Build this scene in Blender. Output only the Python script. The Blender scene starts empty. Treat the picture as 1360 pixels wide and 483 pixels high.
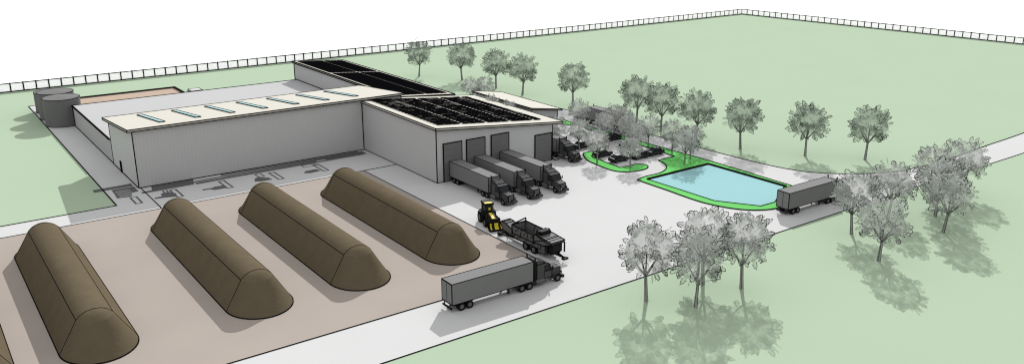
import bpy, math, random
from mathutils import Vector, Matrix

rnd = random.Random(7)
S = bpy.context.scene
C = S.collection
R = math.radians

# ------------------------------------------------------------------ materials
def mat(name, col, rough=.9, spec=.08, var=.06, scale=.4, bump=0., stripe=None):
    m = bpy.data.materials.new(name); m.use_nodes = True
    nt = m.node_tree; b = nt.nodes['Principled BSDF']
    b.inputs['Roughness'].default_value = rough
    b.inputs['Specular IOR Level'].default_value = spec
    tc = nt.nodes.new('ShaderNodeTexCoord')
    nz = nt.nodes.new('ShaderNodeTexNoise'); nz.inputs['Scale'].default_value = scale
    nz.inputs['Detail'].default_value = 5
    nt.links.new(tc.outputs['Object'], nz.inputs['Vector'])
    rp = nt.nodes.new('ShaderNodeValToRGB')
    rp.color_ramp.elements[0].position = .3; rp.color_ramp.elements[1].position = .7
    rp.color_ramp.elements[0].color = [c * (1 - var) for c in col] + [1]
    rp.color_ramp.elements[1].color = [min(1, c * (1 + var)) for c in col] + [1]
    nt.links.new(nz.outputs['Fac'], rp.inputs['Fac'])
    out = rp.outputs['Color']
    if stripe:                       # cladding sheets: narrow ribs of alternating tone
        w = nt.nodes.new('ShaderNodeTexWave'); w.wave_type = 'BANDS'; w.bands_direction = 'DIAGONAL'
        mp = nt.nodes.new('ShaderNodeMapping'); mp.inputs['Scale'].default_value = (1, 1, 0)
        nt.links.new(tc.outputs['Object'], mp.inputs['Vector'])
        nt.links.new(mp.outputs['Vector'], w.inputs['Vector'])
        w.inputs['Scale'].default_value = stripe
        mx = nt.nodes.new('ShaderNodeMixRGB'); mx.blend_type = 'MULTIPLY'; mx.inputs[0].default_value = 1
        r2 = nt.nodes.new('ShaderNodeValToRGB')
        r2.color_ramp.elements[0].color = (.955, .955, .955, 1); r2.color_ramp.elements[1].color = (1, 1, 1, 1)
        r2.color_ramp.elements[0].position = .1; r2.color_ramp.elements[1].position = .5
        nt.links.new(w.outputs['Fac'], r2.inputs['Fac'])
        nt.links.new(out, mx.inputs[1]); nt.links.new(r2.outputs['Color'], mx.inputs[2])
        out = mx.outputs[0]
    nt.links.new(out, b.inputs['Base Color'])
    if bump:
        n2 = nt.nodes.new('ShaderNodeTexNoise'); n2.inputs['Scale'].default_value = 2.2; n2.inputs['Detail'].default_value = 8
        nt.links.new(tc.outputs['Object'], n2.inputs['Vector'])
        bp = nt.nodes.new('ShaderNodeBump'); bp.inputs['Strength'].default_value = bump; bp.inputs['Distance'].default_value = .3
        nt.links.new(n2.outputs['Fac'], bp.inputs['Height']); nt.links.new(bp.outputs['Normal'], b.inputs['Normal'])
    return m

def leaf_mat(name, col, opacity):
    m = bpy.data.materials.new(name); m.use_nodes = True
    nt = m.node_tree; nt.nodes.clear()
    o = nt.nodes.new('ShaderNodeOutputMaterial')
    d = nt.nodes.new('ShaderNodeBsdfDiffuse'); d.inputs['Color'].default_value = (*col, 1)
    t = nt.nodes.new('ShaderNodeBsdfTranslucent'); t.inputs['Color'].default_value = (*col, 1)
    tr = nt.nodes.new('ShaderNodeBsdfTransparent')
    a = nt.nodes.new('ShaderNodeMixShader'); a.inputs[0].default_value = .5
    b = nt.nodes.new('ShaderNodeMixShader'); b.inputs[0].default_value = opacity
    nt.links.new(d.outputs[0], a.inputs[1]); nt.links.new(t.outputs[0], a.inputs[2])
    nt.links.new(tr.outputs[0], b.inputs[1]); nt.links.new(a.outputs[0], b.inputs[2])
    nt.links.new(b.outputs[0], o.inputs['Surface'])
    return m

def cloth_mat(name, col):
    m = bpy.data.materials.new(name); m.use_nodes = True
    nt = m.node_tree; nt.nodes.clear()
    o = nt.nodes.new('ShaderNodeOutputMaterial')
    d = nt.nodes.new('ShaderNodeBsdfDiffuse'); d.inputs['Color'].default_value = (*col, 1)
    t = nt.nodes.new('ShaderNodeBsdfTranslucent'); t.inputs['Color'].default_value = (*col, 1)
    a = nt.nodes.new('ShaderNodeMixShader'); a.inputs[0].default_value = .5
    nt.links.new(d.outputs[0], a.inputs[1]); nt.links.new(t.outputs[0], a.inputs[2])
    nt.links.new(a.outputs[0], o.inputs['Surface'])
    return m

INK = mat('black_edging', (.006, .006, .006), 1, 0, 0)
M = dict(
    plain=mat('pale_ground', (.86, .86, .86), 1, 0, .01, .02),
    grass=mat('meadow_grass', (.300, .376, .276), 1, 0, .01, .05),
    concrete=mat('concrete', (.442, .442, .442), .95, .0, .012, .08),
    pad=mat('compost_pad', (.292, .255, .228), .95, .02, .03, .1),
    lawn=mat('bright_lawn', (.12, .41, .11), .95, 0, .05, .3),
    water=mat('pond_water', (.23, .40, .415), .5, .0, .01, .1),
    mark_and_shadow=mat('marking_and_shadow', (.10, .10, .10), .95, 0, .05),  # parking lines, and the shadow shapes painted on the apron
    soil=mat('compost', (.098, .079, .052), 1, 0, .06, .5, .15),
    clad=mat('grey_cladding', (.415, .415, .415), .8, .05, .012, .2, stripe=.95),
    wall=mat('grey_wall', (.385, .385, .385), .9, .05, .012, .2),
    hallwall=mat('hall_wall', (.33, .33, .33), .9, .05, .012, .2),
    roof=mat('cream_roof', (.435, .42, .375), .9, .05, .012, .2),
    hallroof=mat('pale_roof', (.36, .36, .365), .9, .05, .01, .05),
    door=mat('roller_door', (.125, .125, .125), .8, .1, .02),
    skylight=mat('skylight_glass', (.25, .40, .415), .5, .05, .02),
    solar=mat('solar_cell', (.0025, .0025, .003), .8, .0, .1),
    silo=mat('silo_steel', (.118, .118, .118), .8, .1, .03),
    basin=mat('basin_floor', (.36, .28, .225), .95, .0, .04),
    trailer=mat('trailer_sheet', (.158, .158, .158), .8, .03, .02),
    cab=mat('dark_paint', (.06, .06, .06), .7, .05, .05),
    glass=mat('vehicle_glass', (.022, .024, .027), .4, .05, .02),
    tyre=mat('tyre_rubber', (.014, .014, .014), .95, .05, .1),
    rim=mat('wheel_rim', (.10, .10, .10), .6, .2, .05),
    machine=mat('machine_steel', (.095, .095, .095), .7, .15, .08),
    black=mat('machine_black', (.012, .012, .012), .7, .1, .1),
    yellow=mat('loader_yellow', (.50, .42, .02), .6, .2, .04),
    cargrey=mat('car_paint', (.035, .035, .036), .5, .08, .05),
    trunk=mat('bark', (.26, .26, .25), .95, 0, .15, 2.),
    leaf=leaf_mat('pale_leaves', (.38, .395, .375), .35),
    leaf_green=leaf_mat('grey_green_leaves', (.225, .265, .22), .37),
    cloth=cloth_mat('white_fence_mesh', (.88, .88, .88)),
)

# ------------------------------------------------------------------ mesh builder
class MB:
    def __init__(s): s.v = []; s.f = []; s.m = []; s.sm = []
    def face(s, pts, mi=0, smooth=False):
        n = len(s.v); s.v += [tuple(p) for p in pts]; s.f.append(list(range(n, n + len(pts)))); s.m.append(mi); s.sm.append(smooth)
    def grid(s, rows, mi=0, smooth=True, close=False):
        n = len(s.v); k = len(rows[0])
        for r in rows: s.v += [tuple(p) for p in r]
        for i in range(len(rows) - 1):
            for j in range(k if close else k - 1):
                j2 = (j + 1) % k
                s.f.append([n + i * k + j, n + i * k + j2, n + (i + 1) * k + j2, n + (i + 1) * k + j]); s.m.append(mi); s.sm.append(smooth)
    def line(s, a, b, w, mi=-1):                       # a thin square strip along an edge
        a = Vector(a); b = Vector(b); d = b - a
        if d.length < 1e-6: return
        d.normalize(); up = Vector((0, 0, 1)) if abs(d.z) < .9 else Vector((1, 0, 0))
        x = d.cross(up).normalized() * w / 2; y = d.cross(x).normalized() * w / 2
        n = len(s.v)
        for c in (a, b):
            for p in (x + y, x - y, -x - y, y - x): s.v.append(tuple(c + p))
        for k in range(4):
            s.f.append([n + k, n + (k + 1) % 4, n + 4 + (k + 1) % 4, n + 4 + k]); s.m.append(mi); s.sm.append(False)
        s.f.append([n + 3, n + 2, n + 1, n]); s.f.append([n + 4, n + 5, n + 6, n + 7]); s.m += [mi, mi]; s.sm += [False, False]
    def loop(s, pts, w, closed=True, mi=-1):
        for i in range(len(pts) - (0 if closed else 1)): s.line(pts[i], pts[(i + 1) % len(pts)], w, mi)
    def hexa(s, b, t, mi=0, ink=0, skip_bottom=False): # bottom ring, top ring
        n = len(b)
        s.face(list(t), mi)
        if not skip_bottom: s.face(list(reversed(b)), mi)
        for i in range(n):
            j = (i + 1) % n; s.face([b[i], b[j], t[j], t[i]], mi)
        if ink:
            s.loop(t, ink); s.loop(b, ink)
            for i in range(n): s.line(b[i], t[i], ink)
    def box(s, x0, x1, y0, y1, z0, z1, mi=0, ink=0):
        b = [(x0, y0, z0), (x1, y0, z0), (x1, y1, z0), (x0, y1, z0)]
        t = [(x, y, z1) for x, y, z in b]; s.hexa(b, t, mi, ink)
    def prism(s, pts, vec, mi=0, ink=0):
        v = Vector(vec); s.hexa([Vector(p) for p in pts], [Vector(p) + v for p in pts], mi, ink)
    def cyl(s, a, b, r0, r1=None, n=14, mi=0, ink=0, smooth=True, caps=True):
        r1 = r0 if r1 is None else r1; a = Vector(a); b = Vector(b); d = (b - a).normalized()
        up = Vector((0, 0, 1)) if abs(d.z) < .9 else Vector((1, 0, 0))
        x = d.cross(up).normalized(); y = d.cross(x).normalized()
        ra = [a + (x * math.cos(q) + y * math.sin(q)) * r0 for q in [2 * math.pi * k / n for k in range(n)]]
        rb = [b + (x * math.cos(q) + y * math.sin(q)) * r1 for q in [2 * math.pi * k / n for k in range(n)]]
        s.grid([ra, rb], mi, smooth, True)
        if caps: s.face(ra, mi); s.face(list(reversed(rb)), mi)
        if ink: s.loop(ra, ink); s.loop(rb, ink)
    def mesh(s, name, mats):
        me = bpy.data.meshes.new(name); me.from_pydata(s.v, [], s.f)
        k = len(mats)
        for m in mats: me.materials.append(m)
        me.materials.append(INK)
        me.polygons.foreach_set('material_index', [k if i < 0 else i for i in s.m])
        me.polygons.foreach_set('use_smooth', s.sm); me.update(); return me
    def build(s, name, mats, parent=None):
        if not isinstance(mats, (list, tuple)): mats = [mats]
        o = bpy.data.objects.new(name, s.mesh(name, mats)); C.objects.link(o)
        if parent: o.parent = parent
        return o

def tag(o, label=None, cat=None, group=None, kind=None):
    for k, v in (('label', label), ('category', cat), ('group', group), ('kind', kind)):
        if v: o[k] = v
    return o
def empty(name, loc=(0, 0, 0), rz=0):
    o = bpy.data.objects.new(name, None); C.objects.link(o); o.empty_display_size = .5
    o.location = loc; o.rotation_euler = (0, 0, rz); return o
def kids(o): return [c for c in bpy.data.objects if c.parent == o]
def dup(o, parent=None):
    c = o.copy(); C.objects.link(c); c.parent = parent
    for ch in kids(o): dup(ch, c)
    return c
def child(name, me, parent):
    o = bpy.data.objects.new(name, me); C.objects.link(o); o.parent = parent; return o

# ------------------------------------------------------------------ setting
def sheet(name, pts, z, m, ink=0):
    b = MB(); b.face([(x, y, z) for x, y in pts])
    if ink: b.loop([(x, y, z) for x, y in pts], ink)
    return tag(b.build(name, m), kind='structure')
def smooth_curve(pts, n=6):                            # Catmull-Rom through 2D points
    out = []
    for i in range(len(pts) - 1):
        p0 = pts[max(i - 1, 0)]; p1 = pts[i]; p2 = pts[i + 1]; p3 = pts[min(i + 2, len(pts) - 1)]
        for k in range(n):
            t = k / n
            out.append(tuple(.5 * (2 * p1[a] + (p2[a] - p0[a]) * t + (2 * p0[a] - 5 * p1[a] + 4 * p2[a] - p3[a]) * t * t +
                                   (3 * p1[a] - p0[a] - 3 * p2[a] + p3[a]) * t ** 3) for a in (0, 1)))
    return out + [pts[-1]]

sheet('ground', [(-2500, -2500), (3500, -2500), (3500, 3500), (-2500, 3500)], -.3, M['plain'])
FA, FB, FC = (-40., 283.6), (356.8, 290.7), (366.5, 90.)
sheet('meadow', [(-60, -150), (378, -150), FC, FB, FA, (-60, 283.2)], 0, M['grass'])

far_edge = smooth_curve([(370, 96), (280, 92), (215, 88.6), (195.8, 88.0), (176, 87.2), (162, 88.4), (154.5, 91.2), (148, 96.2), (144.6, 101.5), (142.9, 110.3),
                         (142.3, 122.4), (142.0, 134), (141.8, 148), (142.6, 164), (142, 175), (136, 184), (124, 188), (108, 188)], 5)
near_edge = smooth_curve([(370, 84), (280, 83), (215, 80.6), (196, 80.2), (175, 80.4), (158, 80.7), (126, 80.8)], 4)
yard = [(-60, 80.8)] + list(reversed(near_edge)) + far_edge + [(104, 195), (70, 205), (40, 222), (36.2, 236), (36.2, 260.1), (28.4, 260), (28.4, 158.7), (-60, 158.9)]
b = MB(); b.face([(x, y, .03) for x, y in yard])
b.loop([(x, y, .03) for x, y in [(-60, 80.8)] + list(reversed(near_edge))], .13, False)
b.loop([(x, y, .03) for x, y in far_edge], .2, False)
b.loop([(x, y, .03) for x, y in [(36.2, 260.1), (28.4, 260), (28.4, 158.7), (-60, 158.9)]], .19, False)
tag(b.build('concrete_yard', M['concrete']), kind='structure')
sheet('pad_ground', [(-60, 91.2), (73.9, 91.2), (73.9, 152.4), (-60, 152.6)], .06, M['pad'], .13)

b = MB()
b.line((34.5, 167.2, .04), (34.5, 152.6, .04), .15); b.line((74, 152.4, .04), (81.3, 152.4, .04), .15)
tag(b.build('pavement_joint', M['concrete']), kind='structure')

# painted shadow shapes: flat dark patches and outlines on the long hall's apron
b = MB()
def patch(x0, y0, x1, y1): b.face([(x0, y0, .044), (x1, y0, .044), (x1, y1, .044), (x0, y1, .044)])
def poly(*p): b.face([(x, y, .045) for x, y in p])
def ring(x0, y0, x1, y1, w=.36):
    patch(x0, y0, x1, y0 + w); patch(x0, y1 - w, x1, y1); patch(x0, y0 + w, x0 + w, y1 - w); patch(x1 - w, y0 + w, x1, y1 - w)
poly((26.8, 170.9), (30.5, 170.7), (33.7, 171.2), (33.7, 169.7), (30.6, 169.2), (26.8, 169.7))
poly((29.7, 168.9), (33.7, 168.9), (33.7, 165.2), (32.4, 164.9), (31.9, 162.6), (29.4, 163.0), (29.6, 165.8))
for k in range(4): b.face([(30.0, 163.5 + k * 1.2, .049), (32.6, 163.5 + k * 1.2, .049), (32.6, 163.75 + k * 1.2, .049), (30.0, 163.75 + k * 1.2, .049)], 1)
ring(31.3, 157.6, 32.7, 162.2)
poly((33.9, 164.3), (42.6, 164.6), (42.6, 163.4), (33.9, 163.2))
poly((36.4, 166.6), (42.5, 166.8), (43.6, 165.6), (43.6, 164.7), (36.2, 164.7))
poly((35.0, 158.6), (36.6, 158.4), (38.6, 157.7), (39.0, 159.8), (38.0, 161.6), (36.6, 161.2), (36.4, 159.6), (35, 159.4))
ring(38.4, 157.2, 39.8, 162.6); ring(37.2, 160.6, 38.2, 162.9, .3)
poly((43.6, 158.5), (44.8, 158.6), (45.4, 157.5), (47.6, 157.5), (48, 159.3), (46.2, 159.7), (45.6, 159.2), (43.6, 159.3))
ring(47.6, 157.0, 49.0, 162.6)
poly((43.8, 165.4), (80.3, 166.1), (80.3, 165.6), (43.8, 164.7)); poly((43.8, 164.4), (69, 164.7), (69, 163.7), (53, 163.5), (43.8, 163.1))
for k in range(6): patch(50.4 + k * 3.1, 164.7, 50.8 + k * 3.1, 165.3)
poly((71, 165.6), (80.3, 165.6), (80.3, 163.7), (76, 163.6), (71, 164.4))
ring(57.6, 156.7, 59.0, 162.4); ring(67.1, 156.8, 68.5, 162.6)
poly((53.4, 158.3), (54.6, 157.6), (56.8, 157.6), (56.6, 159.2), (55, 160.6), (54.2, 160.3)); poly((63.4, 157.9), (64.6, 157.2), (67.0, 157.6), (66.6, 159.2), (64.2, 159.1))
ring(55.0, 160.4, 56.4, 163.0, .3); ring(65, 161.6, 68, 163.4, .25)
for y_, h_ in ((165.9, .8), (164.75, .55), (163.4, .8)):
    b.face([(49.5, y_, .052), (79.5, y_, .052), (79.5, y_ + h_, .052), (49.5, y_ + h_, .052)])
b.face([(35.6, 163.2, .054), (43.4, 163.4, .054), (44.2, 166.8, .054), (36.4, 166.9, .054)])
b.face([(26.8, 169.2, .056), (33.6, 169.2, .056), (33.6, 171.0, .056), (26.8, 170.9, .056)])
tag(b.build('painted_apron_shadow', [M['mark_and_shadow'], M['concrete']]), kind='structure')

# lawns, pond, parking
pond_lawn = smooth_curve([(114.1, 115.2), (117, 115.9), (121, 115.9), (124.4, 117.4), (126.5, 119.8), (127.4, 122.6)], 4) + [(132.5, 122.8), (132.9, 128), (133.1, 138), (133.3, 152.5)] + \
    smooth_curve([(133.8, 154), (135.3, 153), (135.5, 140), (135.4, 130), (135.8, 120), (135.7, 108), (135.4, 99), (135.2, 94.5), (133, 91.0), (128, 89.2), (122.2, 88.5), (118.6, 89.9), (116.4, 92.1), (114.9, 95.2), (114.0, 99.5), (114.1, 107)], 4)
sheet('lawn', pond_lawn, .09, M['lawn'], .2)
isl = [(121.2, 136.3), (118.5, 136.3)] + smooth_curve([(117.6, 135.5), (115.4, 131.5), (114.7, 127), (114.5, 123.4), (115.5, 120.9), (118.4, 119.6), (121.2, 119.8), (122.8, 121.2), (122.2, 123.0), (119.6, 123.2), (117.3, 123.3)], 4) + [(117.4, 128), (118.3, 133.6), (121.2, 134.1)]
sheet('lawn', isl, .09, M['lawn'], .2)
sheet('lawn', [(131.6, 158), (134.3, 156.2), (134.8, 165), (132.6, 167)], .09, M['lawn'], .2)
water = [(133.4, 114.2), (116.0, 114.0), (116.3, 106.1), (116.5, 97.8), (120.9, 90.9), (124.7, 90.8), (133.7, 95.6)]
sheet('pond_water', water, .12, M['water'], .14)
b = MB()
for p, q, w in ((water[1], water[0], .42), (water[0], water[6], .45)):
    d = Vector((q[0] - p[0], q[1] - p[1], 0)).normalized(); nrm = Vector((-d.y, d.x, 0)) * w
    p3 = Vector((*p, .1)) - d * .1; q3 = Vector((*q, .1)) + d * .3
    b.hexa([p3, q3, q3 + nrm, p3 + nrm], [v + Vector((0, 0, .26)) for v in (p3, q3, q3 + nrm, p3 + nrm)], 0)
tag(b.build('pond_kerb', INK), kind='structure')
b = MB()
for k in range(11): b.face([(117.6, 124.2 + k * 2.7, .05), (122.6, 124.2 + k * 2.7, .05), (122.6, 124.36 + k * 2.7, .05), (117.6, 124.36 + k * 2.7, .05)])
for k in range(9): b.face([(127.6, 125 + k * 2.7, .05), (132.4, 125 + k * 2.7, .05), (132.4, 125.16 + k * 2.7, .05), (127.6, 125.16 + k * 2.7, .05)])
tag(b.build('parking_marking', M['mark_and_shadow']), kind='structure')

# ------------------------------------------------------------------ boundary fences
def fence(a, bb, n, label, n_post=100):
    a = Vector((*a, 0)); bb = Vector((*bb, 0)); d = (bb - a); L = d.length; d.normalize(); nr = Vector((-d.y, d.x, 0))
    root = empty('boundary_fence', a, math.atan2(d.y, d.x)); tag(root, label, 'fence')
    pitch = L / n
    p = MB()
    for k in range(n): p.box(k * pitch + .17, (k + 1) * pitch - .17, -.03, .03, .25, 2.45)
    p.build('mesh_panel', M['cloth'], root)
    for z0, z1 in ((.0, .3), (2.42, 2.66)):
        r = MB(); r.box(0, L, -.1, .1, z0, z1); r.build('rail', INK, root)
    pm = MB(); pm.box(-.15, .15, -.15, .15, 0, 2.75); me = pm.mesh('post', [INK])
    for k in range(n + 1): child('post', me, root).location = (k * pitch, 0, 0)
    return root
fence((24.0, 284.75), FB, 99, 'long white mesh fence with black posts along the back of the meadow')
fence(FB, (365.2, 116.), 52, 'white mesh fence with black posts along the right side of the meadow')
fence((-36., 283.65), (23.6, 284.74), 18, 'white mesh fence run continuing the back fence past the left of the frame')

# ------------------------------------------------------------------ buildings
def slab(mb, corners, th, mi=0, ink=0):                # corners with their top heights
    t = [Vector(c) for c in corners]; b_ = [v - Vector((0, 0, th)) for v in t]; mb.hexa(b_, t, mi, ink)

# long hall with the mono-pitch cream roof
hall = tag(empty('factory_hall', (34.2, 167, 0)), 'long grey clad hall with cream roof and row of narrow skylights', 'building')
def loc(o, root): o.location = -root.location; return o
b = MB(); x0, x1, y0, y1 = 34.2, 91.0, 167.0, 187.3
zf, zb = 11.1, 9.45
b.hexa([(x0, y0, 0), (x1, y0, 0), (x1, y1, 0), (x0, y1, 0)], [(x0, y0, zf), (x1, y0, zf), (x1, y1, zb), (x0, y1, zb)], 0)
for p in ((x0, y0), (x1, y0)): b.line((*p, 0), (*p, zf), .17)
b.line((x0, y1, 0), (x0, y1, zb), .17); b.loop([(x0, y1, .05), (x0, y0, .05), (81.3, y0, .05)], .26, False); b.line((81.3, y0, 0), (81.3, y0, 11), .17)
loc(b.build('wall', M['clad'], hall), hall)
b = MB(); slab(b, [(33.3, 166.4, 11.55), (91.4, 166.4, 11.55), (91.4, 188.1, 9.85), (33.3, 188.1, 9.85)], .42, 0, .16)
rf = loc(b.build('roof', M['roof'], hall), hall)
for k in range(7):
    xx = 40.3 + k * 6.86
    s_ = MB()
    za = lambda y: 11.55 - (y - 166.4) * 1.7 / 21.7
    slab(s_, [(xx, 170.8, za(170.8) + .12), (xx + 1.0, 170.8, za(170.8) + .12), (xx + .1, 185.0, za(185.0) + .12), (xx - .9, 185.0, za(185.0) + .12)], .16, 0, .13)
    s_.build('skylight', M['skylight'], rf)
b = MB(); b.box(34.05, 34.17, 179.7, 180.6, .05, 2.3, 0, .1); dd = loc(b.build('door', INK, hall), hall)
b = MB(); b.box(33.98, 34.04, 179.8, 179.9, 1.0, 1.15); b.build('handle', M['rim'], dd)

# low flat-roofed hall behind
low = tag(empty('storage_hall', (34.2, 188.2, 0)), 'low flat pale roofed hall behind the long hall, beside the silos', 'building')
b = MB(); b.box(34.25, 91.3, 187.5, 227.9, 0, 4.95); b.loop([(34.25, 187.5, .05), (34.25, 227.9, .05)], .25, False); b.line((34.25, 227.9, 0), (34.25, 227.9, 5), .35)
loc(b.build('wall', M['hallwall'], low), low)
b = MB(); b.box(34.1, 91.4, 188.3, 228.1, 4.96, 5.14)
b.loop([(34.1, 188.3, 5.14), (34.1, 228.1, 5.14)], .32, False); b.loop([(34.1, 228.1, 5.14), (91.4, 228.1, 5.14)], .24, False)
loc(b.build('roof', M['hallroof'], low), low)

# tall hall at the back with the solar roof
tall = tag(empty('solar_hall', (91.6, 170, 0)), 'hall at the back whose sloping cream roof is almost covered in black solar panels', 'building')
zt = lambda x: 10.1 - (x - 91.2) * .078
b = MB(); x0, x1, y0, y1 = 91.75, 106.4, 169.9, 229.6
b.hexa([(x0, y0, 0), (x1, y0, 0), (x1, y1, 0), (x0, y1, 0)], [(x0, y0, zt(x0) - .42), (x1, y0, zt(x1) - .42), (x1, y1, zt(x1) - .42), (x0, y1, zt(x0) - .42)], 0)
b.line((x0, y1, 0), (x0, y1, 9.7), .3); b.line((x0, y0, 5.1), (x0, y1, 5.1), .25)
loc(b.build('wall', M['wall'], tall), tall)
b = MB(); slab(b, [(91.45, 169.75, zt(91.45)), (106.9, 169.75, zt(106.9)), (106.9, 230.1, zt(106.9)), (91.45, 230.1, zt(91.45))], .4, 0, .25)
loc(b.build('roof', M['roof'], tall), tall)

# loading dock building
dock = tag(empty('loading_dock', (81.5, 136.4, 0)), 'grey loading dock building with four dark roller doors and solar panels on its cream roof', 'building')
zd = lambda x: 11.02 - (x - 81.2) * .0955
b = MB(); x0, x1, y0, y1 = 81.5, 109.8, 136.4, 169.2
b.hexa([(x0, y0, 0), (x1, y0, 0), (x1, y1, 0), (x0, y1, 0)], [(x0, y0, zd(x0) - .44), (x1, y0, zd(x1) - .44), (x1, y1, zd(x1) - .44), (x0, y1, zd(x0) - .44)], 0)
b.line((x0, y0, 0), (x0, y0, 10.6), .16); b.line((x1, y0, 0), (x1, y0, 8), .16); b.loop([(x0, 166.8, .05), (x0, y0, .05), (82.9, y0, .05)], .18, False)
loc(b.build('wall', M['clad'], dock), dock)
b = MB(); slab(b, [(81.1, 135.8, zd(81.1)), (112.1, 135.8, zd(112.1)), (112.1, 169.5, zd(112.1)), (81.1, 169.5, zd(81.1))], .42, 0, .15)
loc(b.build('roof', M['roof'], dock), dock)
for dx0, dx1, zt_ in ((82.95, 87.15, 7.65), (88.25, 92.6, 7.65), (94.1, 98.4, 7.7), (105.1, 109.45, 6.0)):
    b = MB(); b.box(dx0, dx1, 136.2, 136.42, .05, zt_, 0, .14)
    for k in range(1, 6): b.box(dx0 + .1, dx1 - .1, 136.17, 136.21, zt_ * k / 6 - .03, zt_ * k / 6 + .03)
    loc(b.build('roller_door', M['door'], dock), dock)
b = MB(); b.box(109.9, 110.9, 135.4, 136.6, .03, .3, 0, .12); loc(b.build('step', M['concrete'], dock), dock)

# office annex
off = tag(empty('office_annex', (114.8, 152, 0)), 'low grey annex with plain cream sloping roof beside the car park trees', 'building')
zo = lambda x: 6.05 + (125.3 - x) * .15
b = MB(); x0, x1, y0, y1 = 117.0, 124.4, 152.8, 176
b.hexa([(x0, y0, 0), (x1, y0, 0), (x1, y1, 0), (x0, y1, 0)], [(x0, y0, zo(x0) - .3), (x1, y0, zo(x1) - .3), (x1, y1, zo(x1) - .3), (x0, y1, zo(x0) - .3)], 0)
b.line((x1, y0, 0), (x1, y0, 5.8), .16)
loc(b.build('wall', M['clad'], off), off)
b = MB(); slab(b, [(116.2, 152.1, zo(116.2)), (125.3, 152.1, zo(125.3)), (125.3, 176.6, zo(125.3)), (116.2, 176.6, zo(116.2))], .28, 0, .17)
loc(b.build('roof', M['roof'], off), off)
b = MB(); b.box(121.2, 122.9, 152.68, 152.82, 2.2, 4.2, 0, .12); w_ = loc(b.build('window', M['cab'], off), off)
b = MB(); b.box(121.35, 122.75, 152.62, 152.69, 2.35, 4.05); b.build('pane', M['glass'], w_)

# silos
for cx, cy, h_, lb in ((32.6, 232.4, 6.7, 'dark round silo nearest the low hall, front one of the three'), (32.7, 241.0, 6.7, 'dark round silo in the middle of the three'), (33.1, 250.2, 5.2, 'dark shorter round silo furthest back, mostly hidden by the others')):
    b = MB(); n = 40
    ring_ = lambda z, r=4.2: [(r * math.cos(2 * math.pi * k / n), r * math.sin(2 * math.pi * k / n), z) for k in range(n)]
    root = tag(empty('silo', (cx, cy, 0)), lb, 'silo', 'dark silos behind the low hall')
    b.grid([ring_(0), ring_(h_)], 0, True, True); b.loop(ring_(h_), .12); b.loop(ring_(.05), .18)
    b.build('tank', M['silo'], root)
    c = MB(); rt = ring_(h_ + .02, 4.15)
    for k in range(n): c.face([rt[k], rt[(k + 1) % n], (0, 0, h_ + .25)])
    c.build('lid', M['silo'], root)

# open storage basin and the little slab beside it
bs = tag(empty('storage_basin', (36.5, 240, 0)), 'open basin with tan floor and low black walls behind the silos and low hall', 'basin')
b = MB(); b.face([(36.8, 236, .5), (66.6, 236, .5), (66.6, 260.4, .5), (36.8, 260.4, .5)]); loc(b.build('floor', M['basin'], bs), bs)
for w_ in ((36.5, 66.9, 260.4, 260.8), (66.5, 66.9, 236, 260.4), (36.4, 36.8, 236, 260.4)):
    b = MB(); b.box(*w_, 0, .8, 0, .22); loc(b.build('wall', M['trailer'], bs), bs)
b = MB(); b.box(69.4, 72.6, 252.8, 256.4, .03, .5, 0, .14); o = b.build('concrete_plinth', M['concrete'])
tag(o, 'small white concrete plinth behind the low hall at the end of the tan basin', 'plinth')

# ------------------------------------------------------------------ solar panels
b = MB(); b.box(-.85, .85, -.46, .46, -.02, .05, 0); pm = b.mesh('solar_module', [M['solar']])
tl = math.atan(.0955)
for c in range(13):
    for r in range(23):
        x = 84.0 + c * 1.8 + (c // 3) * .5; y = 139.0 + r * 1.245
        o = bpy.data.objects.new('solar_module', pm); C.objects.link(o)
        o.location = (x, y, zd(x) + .17)
        o.rotation_euler = (R(rnd.uniform(-3.5, 4)), tl + R(rnd.uniform(-1.5, 1.5)), 0)
        tag(o, 'black solar panel in the grid on the loading dock roof', 'solar module', 'solar modules on the loading dock roof')
b = MB()
for c in range(7):
    for r in range(48):
        y = 172.2 + r * 1.19
        if 205.6 < y < 206.9: continue
        x = 93.3 + c * 1.9 + (c // 4) * .35; z = zt(x) + .1; h = .86
        b.hexa([(x - h, y - .56, zt(x - h) + .08), (x + h, y - .56, zt(x + h) + .08), (x + h, y + .56, zt(x + h) + .08), (x - h, y + .56, zt(x - h) + .08)],
               [(x - h, y - .56, zt(x - h) + .15), (x + h, y - .56, zt(x + h) + .15), (x + h, y + .56, zt(x + h) + .15), (x - h, y + .56, zt(x - h) + .15)])
tag(b.build('solar_array', M['solar']), 'black solar panels covering the roof of the back hall', 'solar panels', kind='stuff')

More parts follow.
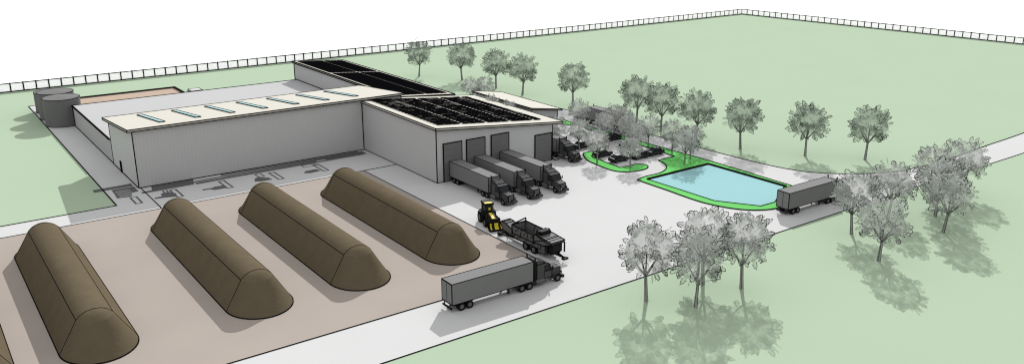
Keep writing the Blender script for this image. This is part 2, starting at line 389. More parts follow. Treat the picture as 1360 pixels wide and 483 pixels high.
# ------------------------------------------------------------------ compost windrows
def windrow(cx, label, seed):
    r = random.Random(seed); ya, yb = 104.8, 141.2
    prof = [(2.05, 3.9), (1.55, 4.38), (.85, 4.74), (0, 4.86)]
    prof = [(-x, z) for x, z in prof] + [(x, z) for x, z in reversed(prof[:-1])]
    b = MB(); N = 26
    ys = [ya + (yb - ya) * k / N for k in range(N + 1)]
    wob = lambda: r.uniform(-.04, .04)
    top = [[(x, y, z) for x, z in prof] for y in ys]
    b.grid(top)
    for sgn in (-1, 1):
        ww = [(sgn * (4.4 - 2.35 * t), 3.9 * t) for t in (0, .25, .5, .75, 1)]
        b.grid([[(x + (wob() if 0 < z < 3.9 else 0), y, z) for x, z in ww] for y in ys])
    for y, sg, ln in ((ya, -1, 5.0), (yb, 1, 5.0)):
        n = 20
        rows = []
        for k in range(n + 1):
            q = math.pi * k / n; cx_, sy = math.cos(q), math.sin(q)
            row = []
            for rr, z in ((1, 0), (.82, 1.3), (.64, 2.6), (.466, 3.9)):
                row.append((4.4 * rr * cx_, y + sg * ln * (rr * .86 if z > 0 else rr) * sy * (1 if z == 0 else 1.0), z))
            rows.append(row)
        b.grid(rows)
        rows2 = []
        for k in range(n + 1):
            q = math.pi * k / n; cx_, sy = math.cos(q), math.sin(q)
            rows2.append([(x * cx_, y + sg * ln * .86 * .466 * sy * (x / 2.05), z) for x, z in ((2.05, 3.9), (1.55, 4.38), (.85, 4.74), (0.001, 4.86))])
        b.grid(rows2)
        b.loop([(4.4 * math.cos(math.pi * k / n), y + sg * ln * math.sin(math.pi * k / n), .05) for k in range(n + 1)], .13, False)
        pl = [(-4.4, y, 0)] + [(x, y, z + .01) for x, z in prof] + [(4.4, y, 0)]
        b.loop(pl, .07, False)
    for sx in (-1, 1):
        b.line((sx * 2.05, ya, 3.9), (sx * 2.05, yb, 3.9), .08); b.line((sx * 4.4, ya, .04), (sx * 4.4, yb, .04), .12)
    o = b.build('compost_windrow', M['soil']); o.location = (cx, 0, .07)
    return tag(o, label, 'compost heap', 'long compost heaps on the pad')
windrow(1.2, 'brown compost heap cut off by the left edge of the frame', 1)
windrow(14.6, 'long brown compost heap in the lower left, leftmost of those seen whole', 2)
windrow(34.4, 'brown compost heap second of the four whole ones from the left', 3)
windrow(49.1, 'brown compost heap third of the four whole ones, left of the one nearest the dock', 4)
windrow(64.5, 'brown compost heap nearest the loading dock and yellow loader', 5)

# ------------------------------------------------------------------ semi trucks
def wheel_meshes(r, w, ink=.06):
    t = MB(); t.cyl((0, -w / 2, 0), (0, w / 2, 0), r, n=18, ink=ink)
    d = MB()
    prof = [(.02, -.08), (.18, -.08), (.18, -.03), (.45, -.03), (.55, 0)]
    prof = [(q * r, -w / 2 + e) for q, e in prof] + [(q * r, w / 2 - e) for q, e in reversed(prof)]
    d.grid([[(q * math.cos(2 * math.pi * k / 12), y, q * math.sin(2 * math.pi * k / 12)) for k in range(12)] for q, y in prof], 0, False, True)
    return t.mesh('tyre', [M['tyre']]), d.mesh('rim', [M['rim']])
def put_wheel(root, wm, x, y, z):
    w = child('wheel', wm[0], root); w.location = (x, y, z); child('rim', wm[1], w); return w
def make_truck():
    root = empty('semi_truck')
    b = MB(); b.box(0, 13.2, -1.27, 1.27, 1.12, 4.06, 0, .085); b.build('trailer', M['trailer'], root)
    b = MB(); b.box(-.03, 0, -1.2, -.02, 1.25, 3.95, 0, .03); b.build('trailer_door', M['trailer'], root)
    b = MB(); b.box(-.03, 0, .02, 1.2, 1.25, 3.95, 0, .03); b.build('trailer_door', M['trailer'], root)
    b = MB(); b.box(-.05, .08, -1.1, 1.1, .45, .6, 0, .06)
    for y in (-.7, .7): b.box(-.05, .08, y - .06, y + .06, .6, 1.1)
    b.build('underride_guard', M['cab'], root)
    b = MB()
    for y in (-.45, .45): b.box(.6, 4., y - .08, y + .08, .75, 1.1)
    b.box(.9, 3.7, -.55, .55, .6, .8, 0, .05); b.build('bogie', M['black'], root)
    for y in (-.85, .85):
        l = MB(); l.box(9.2, 9.36, y - .08, y + .08, .3, 1.12, 0, .05); l.box(9.1, 9.46, y - .15, y + .15, .2, .3); l.build('landing_leg', M['cab'], root)
    wm = wheel_meshes(.52, .56); wf = wheel_meshes(.52, .34)
    for x in (1.5, 2.75, 11.3, 12.6):
        for y in (-1, 1): put_wheel(root, wm, x, y * .99, .52)
    for y in (-1, 1): put_wheel(root, wf, 17.6, y * 1.05, .52)
    b = MB()
    for y in (-.42, .42): b.box(10.6, 18.2, y - .1, y + .1, .72, 1.0, 0, .05)
    b.box(11.2, 12.8, -.5, .5, 1.0, 1.1); b.build('chassis', M['black'], root)
    for y in (-1, 1):
        f = MB()
        for xc in (11.3, 12.6):
            pts = [(xc + .62 * math.cos(q), y * 1.27, .52 + .62 * math.sin(q)) for q in [math.pi * k / 8 for k in range(9)]]
            for i in range(8): f.face([pts[i], pts[i + 1], (pts[i + 1][0], y * .72, pts[i + 1][2]), (pts[i][0], y * .72, pts[i][2])])
            f.loop(pts, .05, False)
        f.build('mudguard', M['cab'], root)
        t = MB(); t.cyl((13.7, y * 1.0, .75), (15.3, y * 1.0, .75), .33, n=12, ink=.06); t.build('fuel_tank', M['machine'], root)
        e = MB(); e.cyl((13.75, y * .95, 1.0), (13.75, y * .95, 4.3), .12, n=8, mi=0); e.cyl((13.75, y * .95, 1.6), (13.75, y * .95, 2.8), .15, n=8); e.cyl((13.75, y * .95, 4.3), (13.62, y * .95, 4.5), .11, n=8); e.build('exhaust_stack', M['black'], root)
    b = MB()                                           # sleeper and cab
    pts = [(13.95, -1.12, 1.0), (16.6, -1.12, 1.0), (16.6, -1.12, 2.05), (16.15, -1.12, 3.0), (15.5, -1.12, 3.3), (13.95, -1.12, 3.3)]
    b.prism(pts, (0, 2.24, 0), 0, .07); b.build('cab', M['cab'], root)
    b = MB(); b.prism([(16.68, -.98, 2.12), (16.24, -.98, 2.98), (16.2, -.98, 2.96), (16.64, -.98, 2.1)], (0, 1.96, 0), 0, .04); b.build('windscreen', M['glass'], root)
    for y in (-1, 1):
        g = MB(); g.prism([(15.3, y * 1.13, 2.1), (16.4, y * 1.13, 2.1), (16.08, y * 1.13, 2.9), (15.3, y * 1.13, 2.9)], (0, y * .02, 0), 0, .05)
        g.build('side_window', M['glass'], root)
        d = MB(); d.prism([(15.2, y * 1.125, 1.05), (16.5, y * 1.125, 1.05), (16.5, y * 1.125, 2.02), (15.2, y * 1.125, 2.02)], (0, y * .03, 0), 0, .045); dr = d.build('door', M['cab'], root)
        h = MB(); h.box(15.3, 15.5, y * 1.16 - .02, y * 1.16 + .02, 1.8, 1.85); h.build('handle', M['rim'], dr)
        m = MB(); m.box(16.5, 16.6, y * 1.35 - .1, y * 1.35 + .1, 2.1, 2.7); m.line((16.5, y * 1.1, 2.4), (16.55, y * 1.35, 2.4), .05); m.build('mirror', M['black'], root)
        w = MB()
        pts = [(17.6 + .66 * math.cos(q), y * .72, .5 + .68 * math.sin(q)) for q in [math.pi * k / 8 for k in range(9)]]
        for i in range(8): w.face([pts[i], pts[i + 1], (pts[i + 1][0], y * 1.26, pts[i + 1][2]), (pts[i][0], y * 1.26, pts[i][2])])
        w.loop([(p[0], y * 1.26, p[2]) for p in pts], .05, False); w.build('front_fender', M['cab'], root)
        l = MB(); l.box(18.38, 18.5, y * .85 - .14, y * .85 + .14, 1.05, 1.3, 0, .03); l.build('headlight', M['rim'], root)
    b = MB()
    pts = [(16.6, -.86, .95), (18.35, -.74, .95), (18.42, -.72, 1.85), (16.6, -.84, 2.1)]
    b.hexa(pts, [(x, -y, z) for x, y, z in pts], 0, .07); b.build('hood', M['cab'], root)
    b = MB(); b.box(18.42, 18.5, -.5, .5, .95, 1.8, 0, .05)
    for k in range(6): b.box(18.5, 18.53, -.45, .45, 1.0 + k * .13, 1.05 + k * .13)
    b.build('grille', M['machine'], root)
    b = MB(); b.box(18.4, 18.72, -1.22, 1.22, .38, .72, 0, .06); b.build('bumper', M['cab'], root)
    b = MB(); b.hexa([(14.0, -1.05, 3.3), (15.4, -1.05, 3.3), (15.4, 1.05, 3.3), (14., 1.05, 3.3)], [(14.0, -.95, 3.75), (14.5, -.95, 3.75), (14.5, .95, 3.75), (14., .95, 3.75)], 0, .06); b.build('wind_deflector', M['cab'], root)
    return root
truck = make_truck()
TR = [((53.75, 88.28, .035), -.008, 'dark grey semi truck on the near road below the compost pad'),
      ((85.37, 136.0, .035), -math.pi / 2, 'dark grey semi truck backed into the leftmost dock door'),
      ((91.15, 136.0, .035), -math.pi / 2, 'dark grey semi truck backed into the second dock door, between two others'),
      ((97.3, 136.0, .035), -math.pi / 2, 'dark grey semi truck backed into the third dock door, rightmost of the docked row'),
      ((112.75, 150.2, .035), -math.pi / 2, 'dark semi truck beside the right end wall of the loading dock, half hidden by it'),
      ((120.55, 86.17, .035), -.015, 'dark grey semi truck on the road past the blue pond'),
      ((138.7, 143.6, .035), math.pi / 2, 'dark semi truck on the back road, seen between the car park trees')]
for i, (l, a, lb) in enumerate(TR):
    o = truck if i == 0 else dup(truck)
    o.location = l; o.rotation_euler = (0, 0, a); tag(o, lb, 'truck', 'semi trucks around the yard')

# ------------------------------------------------------------------ cars
def make_car():
    root = empty('parked_car')
    side = [(-2.1, .32), (2.1, .32), (2.15, .62), (1.95, .82), (1.05, .92), (-1.3, .95), (-2.05, .92), (-2.15, .6)]
    b = MB(); b.prism([(x, -.86, z) for x, z in side], (0, 1.72, 0), 0, .09); b.build('body', M['cargrey'], root)
    b = MB(); lo = [(1.0, -.8, .92), (1.0, .8, .92), (-1.55, .8, .95), (-1.55, -.8, .95)]
    hi = [(.25, -.62, 1.42), (.25, .62, 1.42), (-1.0, .62, 1.44), (-1.0, -.62, 1.44)]
    b.hexa(lo, hi, 0, .08); b.build('window_glass', M['glass'], root)
    b = MB(); b.box(-1.0, .25, -.6, .6, 1.44, 1.49, 0, .05); b.build('roof', M['cargrey'], root)
    wm = wheel_meshes(.33, .22, .05)
    for x in (-1.3, 1.35):
        for y in (-.8, .8): put_wheel(root, wm, x, y, .33)
    for y in (-.6, .6):
        h = MB(); h.box(2.12, 2.18, y - .16, y + .16, .6, .75); h.build('headlight', M['rim'], root)
    b = MB(); b.box(2.1, 2.22, -.8, .8, .32, .5); b.build('bumper', M['black'], root)
    return root
car = make_car()
CARS = [((120.3, 132.2), 0, 'dark car parked by the island tree, left of the front pair'),
        ((120.3, 127.2), 0, 'dark car in the bay nearest the front curve of the lawn island'),
        ((125.6, 126.4), math.pi, 'dark car in the middle of the lot half behind a small tree'),
        ((130.2, 126.6), math.pi, 'dark car at the right end of the lot beside the pond lawn'),
        ((130.0, 134.4), math.pi, 'dark car in the middle of the right-hand row, behind the central trees'),
        ((131.2, 141.2), math.pi, 'dark car at the far end of the right-hand row by the back lawn strip'),
        ((121.2, 140.0), 0, 'dark car just behind the cab of the truck by the dock end wall')]
for i, (p, a, lb) in enumerate(CARS):
    o = car if i == 0 else dup(car)
    o.location = (*p, .055); o.rotation_euler = (0, 0, a); tag(o, lb, 'car', 'cars in the small car park')

# ------------------------------------------------------------------ wheel loader (front = +X)
ld = tag(empty('wheel_loader', (77.5, 114.0, .035), R(-106)), 'black and yellow wheel loader facing the dark screening machine', 'loader')
big = wheel_meshes(.85, .62, .08); mid = wheel_meshes(.66, .5, .07)
for y in (-1.05, 1.05): put_wheel(ld, big, .6, y, .85); put_wheel(ld, mid, 3.2, y, .66)
b = MB(); b.prism([(-.7, -.7, .7), (4.3, -.62, .7), (4.3, -.62, 1.5), (2.1, -.62, 1.85), (1.7, -.75, 1.9), (-.6, -.75, 1.7)], (0, 1.4, 0), 0, .07); b.build('body', M['black'], ld)
b = MB(); b.prism([(4.2, -.26, 1.58), (2.2, -.26, 1.93), (2.2, -.26, 1.98), (4.2, -.26, 1.63)], (0, .52, 0), 0, 0); b.build('hood_stripe', M['yellow'], ld)
b = MB()
for x, y in ((1.9, -.7), (1.9, .7), (.1, -.7), (.1, .7)): b.line((x, y, 1.8), (x - .15, y * .95, 3.25), .14, 0)
b.box(.0, 1.7, -.62, .62, 1.9, 2.2); b.build('cab_frame', M['black'], ld)
b = MB(); b.hexa([(.08, -.62, 2.2), (1.75, -.62, 2.2), (1.75, .62, 2.2), (.08, .62, 2.2)], [(.05, -.6, 3.2), (1.6, -.6, 3.2), (1.6, .6, 3.2), (.05, .6, 3.2)]); b.build('cab_glass', M['glass'], ld)
b = MB(); b.box(-.15, 1.85, -.8, .8, 3.25, 3.42, 0, .09); rf = b.build('cab_roof', M['black'], ld)
b = MB(); b.box(1.0, 1.7, -.66, .66, 3.43, 3.5); b.build('roof_panel', M['yellow'], rf)
b = MB(); b.box(1.77, 1.8, -.1, .25, 2.3, 2.75); b.build('front_plate', M['yellow'], ld)
for y in (-.78, .78):
    a = MB(); a.prism([(2.0, y - .09, 1.7), (3.6, y - .09, 1.75), (5.2, y - .09, .95), (5.2, y - .09, .7), (3.5, y - .09, 1.45), (2.0, y - .09, 1.4)], (0, .18, 0), 0, .05); a.build('lift_arm', M['black'], ld)
    c = MB(); c.cyl((2.6, y, 1.0), (4.3, y, 1.15), .09, n=8); c.build('hydraulic_ram', M['machine'], ld)
bk = MB(); bk.prism([(5.2, -1.3, .25), (6.1, -1.3, .18), (6.2, -1.3, .26), (5.45, -1.3, .45), (5.3, -1.3, 1.25), (5.1, -1.3, 1.25), (5.05, -1.3, .6)], (0, 2.6, 0), 0, .08); bk = bk.build('bucket', M['black'], ld)
for y0, y1 in ((-1.05, -.8), (-.3, .35), (.75, 1.05)):
    p = MB(); p.prism([(5.32, y0, 1.22), (5.46, y0, .5), (5.95, y0, .34), (5.95, y0, .37), (5.5, y0, .55), (5.36, y0, 1.24)], (0, y1 - y0, 0)); p.build('bucket_plate', M['yellow'], bk)
b = MB(); b.box(-1.15, -.7, -.75, .75, .8, 1.6, 0, .08); b.build('counterweight', M['black'], ld)
for y in (-1.05, 1.05):
    f = MB(); f.prism([(-.2, y - .3, 1.5), (.1, y - .3, 1.85), (1.2, y - .3, 1.85), (1.5, y - .3, 1.4), (1.35, y - .3, 1.4), (1.1, y - .3, 1.75), (.15, y - .3, 1.75), (-.1, y - .3, 1.45)], (0, .6, 0), 0, .05); f.build('mudguard', M['black'], ld)

# ------------------------------------------------------------------ mobile screener (drawbar end = +X)
sc = tag(empty('screening_machine', (75.6, 106.8, .035), -math.pi / 2 + .05), 'dark grey towed screening machine with raised hopper beside the compost pad', 'machine')
b = MB()
for y in (-.8, .8): b.box(2.5, 13.3, y - .1, y + .1, .85, 1.15, 0, .06)
for x in (3, 6, 9, 12.8): b.box(x, x + .2, -.8, .8, .88, 1.1)
b.build('chassis', M['black'], sc)
wm = wheel_meshes(.62, .5, .07)
for x in (7.7, 9.6):
    for y in (-1.05, 1.05): put_wheel(sc, wm, x, y, .62)
b = MB()                                                # slanted feed hopper walls
A = [(4.6, -1.25, 1.85), (9.9, -1.25, 1.75), (9.9, 1.25, 1.75), (4.6, 1.25, 1.85)]; B = [(4.5, -1.42, 3.3), (9.7, -1.42, 3.1), (9.7, 1.42, 3.1), (4.5, 1.42, 3.3)]
for i in range(4):
    j = (i + 1) % 4; b.face([A[i], A[j], B[j], B[i]]); b.line(A[i], B[i], .1)
b.face(A); b.loop(B, .15); b.loop(A, .1)
for x in (6.4, 8.0): b.line((x, -1.27, 1.85), (x + .5, -1.41, 3.2), .1); b.line((x, 1.27, 1.85), (x + .5, 1.41, 3.2), .1)
b.line((4.5, -1.42, 3.3), (4.5, 1.42, 3.8), .16); b.line((4.5, 1.42, 3.3), (4.5, 1.42, 3.8), .16)
for x in (5.2, 7.2, 8.8): b.line((x, -1.3, 2.3), (x + .9, -1.4, 3.0), .09)
b.build('hopper', M['machine'], sc)
b = MB(); b.prism([(4.9, -1.22, 1.15), (11.2, -1.22, 1.15), (11.2, -1.22, 2.2), (9.9, -1.22, 1.85), (4.9, -1.22, 1.9)], (0, 2.44, 0), 0, .09)
for k in range(3): b.line((5.4 + k * 1.7, -1.24, 1.2), (6.6 + k * 1.7, -1.24, 1.8), .09)
b.build('body', M['machine'], sc)
b = MB(); b.box(10.6, 12.2, -1.2, 1.2, .6, 1.9, 0, .08)
for k in range(5): b.box(10.7, 12.1, -1.24, -1.2, .8 + k * .2, .88 + k * .2)
b.build('engine_box', M['machine'], sc)
b = MB(); b.prism([(9.6, -1.35, 1.95), (11.8, -1.35, 2.0), (13.5, -1.35, 2.45), (13.8, -1.35, 2.9), (12.4, -1.35, 3.05), (10.2, -1.35, 3.3), (9.6, -1.35, 3.1)], (0, 2.7, 0), 0, .13)
for y in (-1.36, 1.36): b.line((9.7, y, 2.1), (12.4, y, 3.0), .11); b.line((10.2, y, 3.25), (13.4, y, 2.5), .11)
for x in (11.0, 12.0, 13.0): b.line((x, -1.3, 3.2 - (x - 10.5) * .1), (x, 1.3, 3.2 - (x - 10.5) * .1), .12)
b.build('screen_box', M['machine'], sc)
b = MB(); b.box(9.9, 11.0, -.9, .9, 3.1, 3.75, 0, .1); b.cyl((10.4, -1.1, 3.5), (10.4, 1.1, 3.5), .32, n=12, ink=.06); b.build('motor', M['black'], sc)
b = MB()
for x, y in ((12.6, -1.1), (12.6, 1.1), (14.0, -1.1), (14.0, 1.1)): b.line((x, y, 1.1), (x, y, 2.7), .18, 0)
b.box(12.4, 13.6, -.9, .9, 1.2, 2.4, 0, .08); b.build('support_frame', M['black'], sc)
b = MB(); b.prism([(13.2, -.35, .85), (15.2, 0, .7), (15.2, 0, .9), (13.2, -.35, 1.1)], (0, .1, 0), 0, .06); b.prism([(13.2, .25, .85), (15.2, -.1, .7), (15.2, -.1, .9), (13.2, .25, 1.1)], (0, .1, 0), 0, .06); b.box(15.1, 15.6, -.45, .45, .62, .82, 0, .06); b.build('drawbar', M['black'], sc)
b = MB()                                                # folded discharge conveyor at the loader end
b.prism([(4.4, -.85, 1.0), (1.6, -.85, 1.5), (.9, -.85, 2.5), (1.2, -.85, 2.85), (2.2, -.85, 2.75), (4.4, -.85, 2.0)], (0, 1.7, 0), 0, .12)
for k in range(6): b.line((1.6 + k * .5, -.85, 2.85 - k * .17), (1.6 + k * .5, .85, 2.85 - k * .17), .12)
b.build('conveyor', M['machine'], sc)
b = MB()
for y in (-.9, .9): b.line((5.2, y, 1.0), (.2, y * .8, .55), .22, 0); b.line((4.45, y * 1.5, 1.2), (4.45, y * 1.5, 3.3), .16, 0); b.line((1.2, y * .7, .6), (1.4, y * .7, 2.1), .1, 0)
b.box(.1, .4, -.8, .8, .1, .6, 0, .07); b.build('tail_frame', M['black'], sc)

# ------------------------------------------------------------------ trees
def make_trunk(seed):
    r = random.Random(seed); b = MB()
    def limb(p, q, r0, r1, n=8):
        b.cyl(p, q, r0, r1, n=n, caps=False)
        for k in (0, 2, 4, 6)[:4]:
            d = (Vector(q) - Vector(p)).normalized(); x = d.cross(Vector((0, 1, .01))).normalized(); y = d.cross(x)
            o0 = (x * math.cos(k * math.pi / 4) + y * math.sin(k * math.pi / 4))
            b.line(Vector(p) + o0 * r0, Vector(q) + o0 * r1, .05)
    lean = Vector((r.uniform(-.25, .25), r.uniform(-.25, .25), 0))
    fork = Vector((0, 0, 3.4)) + lean
    limb((0, 0, -.05), fork * .45, .27, .21); limb(fork * .45, fork, .21, .18)
    k = 4 + r.randint(0, 1); a0 = r.uniform(0, 6)
    for i in range(k):
        a = a0 + i * 2 * math.pi / k + r.uniform(-.3, .3)
        e = fork + Vector((math.cos(a) * 1.25, math.sin(a) * 1.25, r.uniform(1.5, 2.4)))
        limb(fork, e, .12, .07, 6)
        for s in (-.5, .5):
            e2 = e + Vector((math.cos(a + s) * .9, math.sin(a + s) * .9, r.uniform(.8, 1.8))); b.cyl(e, e2, .06, .025, 5, caps=False)
    e = fork + Vector((0, 0, 3.2)); limb(fork, e, .12, .05, 6)
    return b.mesh('trunk', [M['trunk']])
def make_crown(seed, leaf):
    r = random.Random(seed); b = MB()
    def clump(c, nrm, rad, ink):
        nrm = nrm.normalized(); t = Vector((0, 0, 1)) if abs(nrm.z) < .9 else Vector((1, 0, 0))
        x = nrm.cross(t).normalized(); y = nrm.cross(x)
        n = r.choice((5, 6, 7)); a0 = r.uniform(0, 6.3); pts = []; bend = r.uniform(-.25, .25)
        for k in range(n):                             # finger-like lobes
            a = a0 + 2 * math.pi * k / n; L = rad * r.uniform(.75, 1.15); w = math.pi / n
            for da, rr in ((-.55 * w, .72), (-.28 * w, 1.0), (.28 * w, 1.0), (.55 * w, .70), (w, .42)):
                q = a + da; pts.append(c + (x * math.cos(q) + y * math.sin(q)) * L * rr + nrm * (bend * rr * rr * rad))
        n0 = len(b.v); b.v.append(tuple(c)); b.v += [tuple(p) for p in pts]; m = len(pts)
        for k in range(m): b.f.append([n0, n0 + 1 + k, n0 + 1 + (k + 1) % m]); b.m.append(0); b.sm.append(False)
        if ink:
            w = ink / rad
            n1 = len(b.v)
            for p in pts: b.v.append(tuple(p + nrm * .012)); b.v.append(tuple(p + (c - p) * w + nrm * .012))
            for k in range(m):
                k2 = (k + 1) % m; b.f.append([n1 + 2 * k, n1 + 2 * k2, n1 + 2 * k2 + 1, n1 + 2 * k + 1]); b.m.append(-1); b.sm.append(False)
    cz = 6.9; ph = [r.uniform(0, 6.3) for _ in range(8)]
    def rad(d):                                        # irregular outline: shallow bays and swellings
        az_ = math.atan2(d.y, d.x)
        k = 1 + .07 * math.sin(3 * az_ + ph[0] + 2 * d.z) + .05 * math.sin(5 * az_ + ph[1]) * (1 - abs(d.z)) + .05 * math.sin(6 * d.z + ph[2] + az_)
        return Vector((d.x * 3.3 * k, d.y * 3.3 * k, d.z * (3.8 if d.z > 0 else 3.2) * k))
    hole = lambda d: math.sin(4.1 * d.x + ph[3]) + math.sin(4.7 * d.y + ph[4]) + math.sin(4.3 * d.z + ph[5])
    rows = []
    NU, NV = 30, 15
    dirs = [[Vector((math.cos(2 * math.pi * u / NU) * math.sin(math.pi * v / NV), math.sin(2 * math.pi * u / NU) * math.sin(math.pi * v / NV), math.cos(math.pi * v / NV))) for u in range(NU)] for v in range(NV + 1)]
    n0 = len(b.v)
    for row in dirs:
        for d in row: b.v.append(tuple(rad(d) * r.uniform(.86, .97) + Vector((0, 0, cz))))
    for v in range(NV):
        for u in range(NU):
            d = dirs[v][u]
            if hole(d) > 1.85 or r.random() < .03 or (d.z < -.75): continue
            u2 = (u + 1) % NU
            b.f.append([n0 + v * NU + u, n0 + (v + 1) * NU + u, n0 + (v + 1) * NU + u2, n0 + v * NU + u2]); b.m.append(0); b.sm.append(True)
    def feather(base, out, side, L, W, ink):           # a lobed spray of leaves standing out from the crown
        out = out.normalized(); side = side.normalized()
        prof = [(-.45, .30), (-.25, .5), (.05, .34), (.2, .5), (.45, .30), (.55, .42), (.8, .26), (.85, .12), (1.0, 0)]
        prof = [(a + r.uniform(-.04, .04), w * r.uniform(.8, 1.15)) for a, w in prof]
        pts = [base + out * (a * L) + side * (w * W) for a, w in prof] + [base + out * (a * L) - side * (w * W) for a, w in reversed(prof[:-1])]
        c = base + out * (.1 * L); n0 = len(b.v); b.v.append(tuple(c)); b.v += [tuple(q) for q in pts]; m = len(pts)
        for k in range(m): b.f.append([n0, n0 + 1 + k, n0 + 1 + (k + 1) % m]); b.m.append(0); b.sm.append(False)
        if ink:
            nv = out.cross(side)
            for k in range(3, m - 4):
                p_, q_ = pts[k], pts[k + 1]
                i1 = p_ + (c - p_).normalized() * ink; i2 = q_ + (c - q_).normalized() * ink
                b.face([p_ + nv * .01, q_ + nv * .01, i2 + nv * .01, i1 + nv * .01], -1)
    def rdir(zlo):
        while True:
            d = Vector((r.gauss(0, 1), r.gauss(0, 1), r.gauss(0, 1))).normalized()
            if d.z > zlo: return d
    for i in range(105):
        d = rdir(-.8); p = rad(d) * r.uniform(.9, .99) + Vector((0, 0, cz))
        t = d.cross(rdir(-1)); out = d + rdir(-1) * .2
        feather(p, out, t, r.uniform(.8, 1.25), r.uniform(.75, 1.15), .115)
    for i in range(40):                                # inner tier of sprays arching over the fork
        a = r.uniform(0, 6.283); rr = r.uniform(.6, 2.1)
        p = Vector((math.cos(a) * rr, math.sin(a) * rr, 6.5 - .3 * rr * rr + r.uniform(-.2, .3)))
        out = Vector((math.cos(a) * rr * .5, math.sin(a) * rr * .5, 1.1)) + rdir(-1) * .3
        feather(p, out, out.cross(rdir(-1)), r.uniform(.55, .85), r.uniform(.5, .8), .11)
    for i in range(6):                                # looser leaf masses inside
        d = rdir(-.7); p = rad(d) * r.uniform(.2, .8) + Vector((0, 0, cz))
        clump(p, rdir(-1), r.uniform(.8, 1.3), 0)
    return b.mesh('crown', [M[leaf]])
VAR = {lf: [(make_trunk(s), make_crown(s + 20, lf)) for s in (1, 2, 3, 4)] for lf in ('leaf', 'leaf_green')}
nt_ = 0
def tree(x, y, h, label, group, wide=1.):
    global nt_
    t, c = VAR['leaf_green' if group == G1 else 'leaf'][nt_ % 4]; nt_ += 1
    o = empty('broadleaf_tree', (x, y, 0), rnd.uniform(0, 6.28)); s = h / 10.9
    o.scale = (s * wide, s * wide, s)
    child('trunk', t, o); child('crown', c, o); tag(o, label, 'tree', group)
G1, G2, G3, G4 = 'trees in the row along the back road', 'small trees around the car park', 'trees in the front meadow clump', 'trees in the right-hand clump'
ordn = ['first', 'second', 'third', 'fourth', 'fifth', 'sixth', 'seventh', 'eighth', 'ninth', 'tenth', 'last']
ROW = [(135.6, 236.4), (143.2, 223), (144.4, 206.4), (145.2, 194.3), (147.4, 174.5), (147.6, 150.3), (146.3, 140.6), (146.7, 129.9), (148.7, 118.6), (155.6, 106.8), (163.3, 97.5)]
for i, (x, y) in enumerate(ROW):
    tree(x, y, 11.4, 'grey green meadow tree, %s from the left in the row beyond the back road' % ordn[i], G1, 1.08)
LOT = [(126.5, 192.4, 7.2, 'small tree peeking over the annex roof, left one of two'), (130.4, 191.6, 7.2, 'small tree peeking over the annex roof, right one of two'),
       (112.5, 162.2, 9.2, 'tree top showing between dock solar roof and plain annex roof, left one', .7), (112.6, 156.0, 8.9, 'tree top showing between dock solar roof and plain annex roof, right one', .7),
       (131.5, 153.2, 7.2, 'small tree beside the annex corner, at the back left of the car park'), (116.3, 143.2, 7.2, 'small tree directly behind the trailer at the dock end wall'),
       (119.2, 138.5, 7.2, 'small tree behind the cab of the truck at the dock end wall'), (115.9, 129.0, 7.2, 'small tree on the long arm of the lawn island, above the front car'),
       (128.2, 140.4, 7.2, 'small tree in the middle of the car park clump, left of the trailer gap'), (135.0, 144.6, 7.2, 'small tree on the back lawn strip in front of the road trailer, left one'),
       (134.4, 141.6, 7.2, 'small tree on the back lawn strip in front of the road trailer, right one'), (130.6, 135.6, 7.2, 'small tree standing above the middle car of the right-hand row'),
       (133.3, 131.6, 7.2, 'small tree on the lawn at the right end of the car park, above a car'), (126.8, 129.1, 7.2, 'small tree in the lot in front of the right-hand row of cars'),
       (118.7, 121.9, 6.6, 'small tree on the rounded front tip of the lawn island'), (134.6, 125.6, 7.2, 'small tree on the pond lawn, left of two beside the back road'),
       (129.6, 117.4, 7.6, 'small tree on the pond lawn nearest the water corner'), (133.7, 119.4, 7.4, 'small tree on the pond lawn half behind the one at the water corner')]
for x, y, h, lb, *wd in LOT: tree(x, y, h, lb, G2, wd[0] if wd else 1.08)
for x, y, h, lb in ((76.9, 74.9, 11.2, 'tree in the front meadow, leftmost of the clump of four below the yard'), (81.0, 69.8, 10.9, 'tree in the front meadow, lowest and nearest of the clump of four'),
                    (87.4, 74.3, 11.1, 'tree in the front meadow, tallest top at the back middle of the clump of four'), (90.5, 70.0, 11.0, 'tree in the front meadow, rightmost of the clump of four')):
    tree(x, y, h, lb, G3)
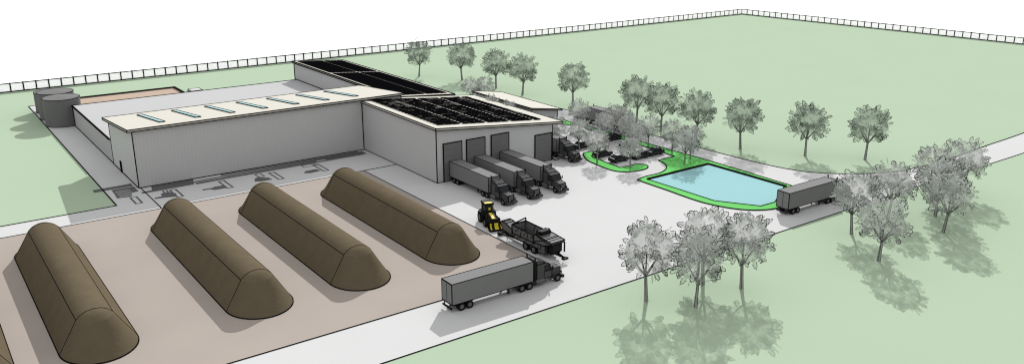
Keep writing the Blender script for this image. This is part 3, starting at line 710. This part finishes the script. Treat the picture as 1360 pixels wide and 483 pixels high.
for x, y, h, lb in ((121.8, 73.4, 10.3, 'tree in the right clump just beyond the cab of the truck by the pond'), (115.0, 64.4, 10.0, 'tree in the right clump lowest in the picture, nearest the viewer'),
                    (133.2, 74.0, 10.0, 'tree in the right clump behind the nearest one, overlapping the road'), (134.6, 65.0, 10.2, 'tree with the longest bare trunk at the front of the far right clump'),
                    (141.0, 69.9, 10.2, 'tree in the far right clump, middle of three trunks in a line'), (148.6, 74.8, 10.2, 'tree in the far right clump, back left by the road edge'),
                    (156.4, 73.6, 10.4, 'tree in the far right clump, rightmost and furthest along the road')):
    tree(x, y, h, lb, G4, 1.12)

# ------------------------------------------------------------------ light, sky, camera
az, el = R(45.5), R(32)
w = bpy.data.worlds.new('World'); S.world = w; w.use_nodes = True
nt = w.node_tree; bg = nt.nodes['Background']
sky = nt.nodes.new('ShaderNodeTexSky'); sky.sky_type = 'NISHITA'; sky.sun_disc = False
sky.sun_elevation = el; sky.sun_rotation = az
bg.inputs['Strength'].default_value = .006
nt.links.new(sky.outputs[0], bg.inputs['Color'])
b2 = nt.nodes.new('ShaderNodeBackground'); b2.inputs['Color'].default_value = (1, 1, 1, 1); b2.inputs['Strength'].default_value = 1.0
ad = nt.nodes.new('ShaderNodeAddShader'); nt.links.new(bg.outputs[0], ad.inputs[0]); nt.links.new(b2.outputs[0], ad.inputs[1])
nt.links.new(ad.outputs[0], nt.nodes['World Output'].inputs['Surface'])
sl = bpy.data.lights.new('sun', 'SUN'); sl.energy = 5.0; sl.angle = R(.4); sl.color = (1, .995, .98)
so = bpy.data.objects.new('sun', sl); C.objects.link(so); so.location = (100, 100, 120)
dirv = Vector((-math.sin(az) * math.cos(el), -math.cos(az) * math.cos(el), -math.sin(el)))
so.rotation_euler = dirv.to_track_quat('-Z', 'Y').to_euler()

cd = bpy.data.cameras.new('camera'); cam = bpy.data.objects.new('camera', cd); C.objects.link(cam)
cd.sensor_width = 36; cd.lens = 1142.43 / 1360 * 36; cd.clip_start = 1; cd.clip_end = 9000
cam.location = (0, 0, 50); cam.rotation_euler = (math.pi / 2 - .3042, 0, -.6294)
S.camera = cam
S.view_settings.view_transform = 'Standard'; S.view_settings.look = 'None'; S.view_settings.exposure = 0; S.view_settings.gamma = 1
S.render.engine = 'CYCLES'
S.cycles.transparent_max_bounces = 64
S.cycles.max_bounces = 6
S.render.film_transparent = False
S.cycles.filter_width = 1.2
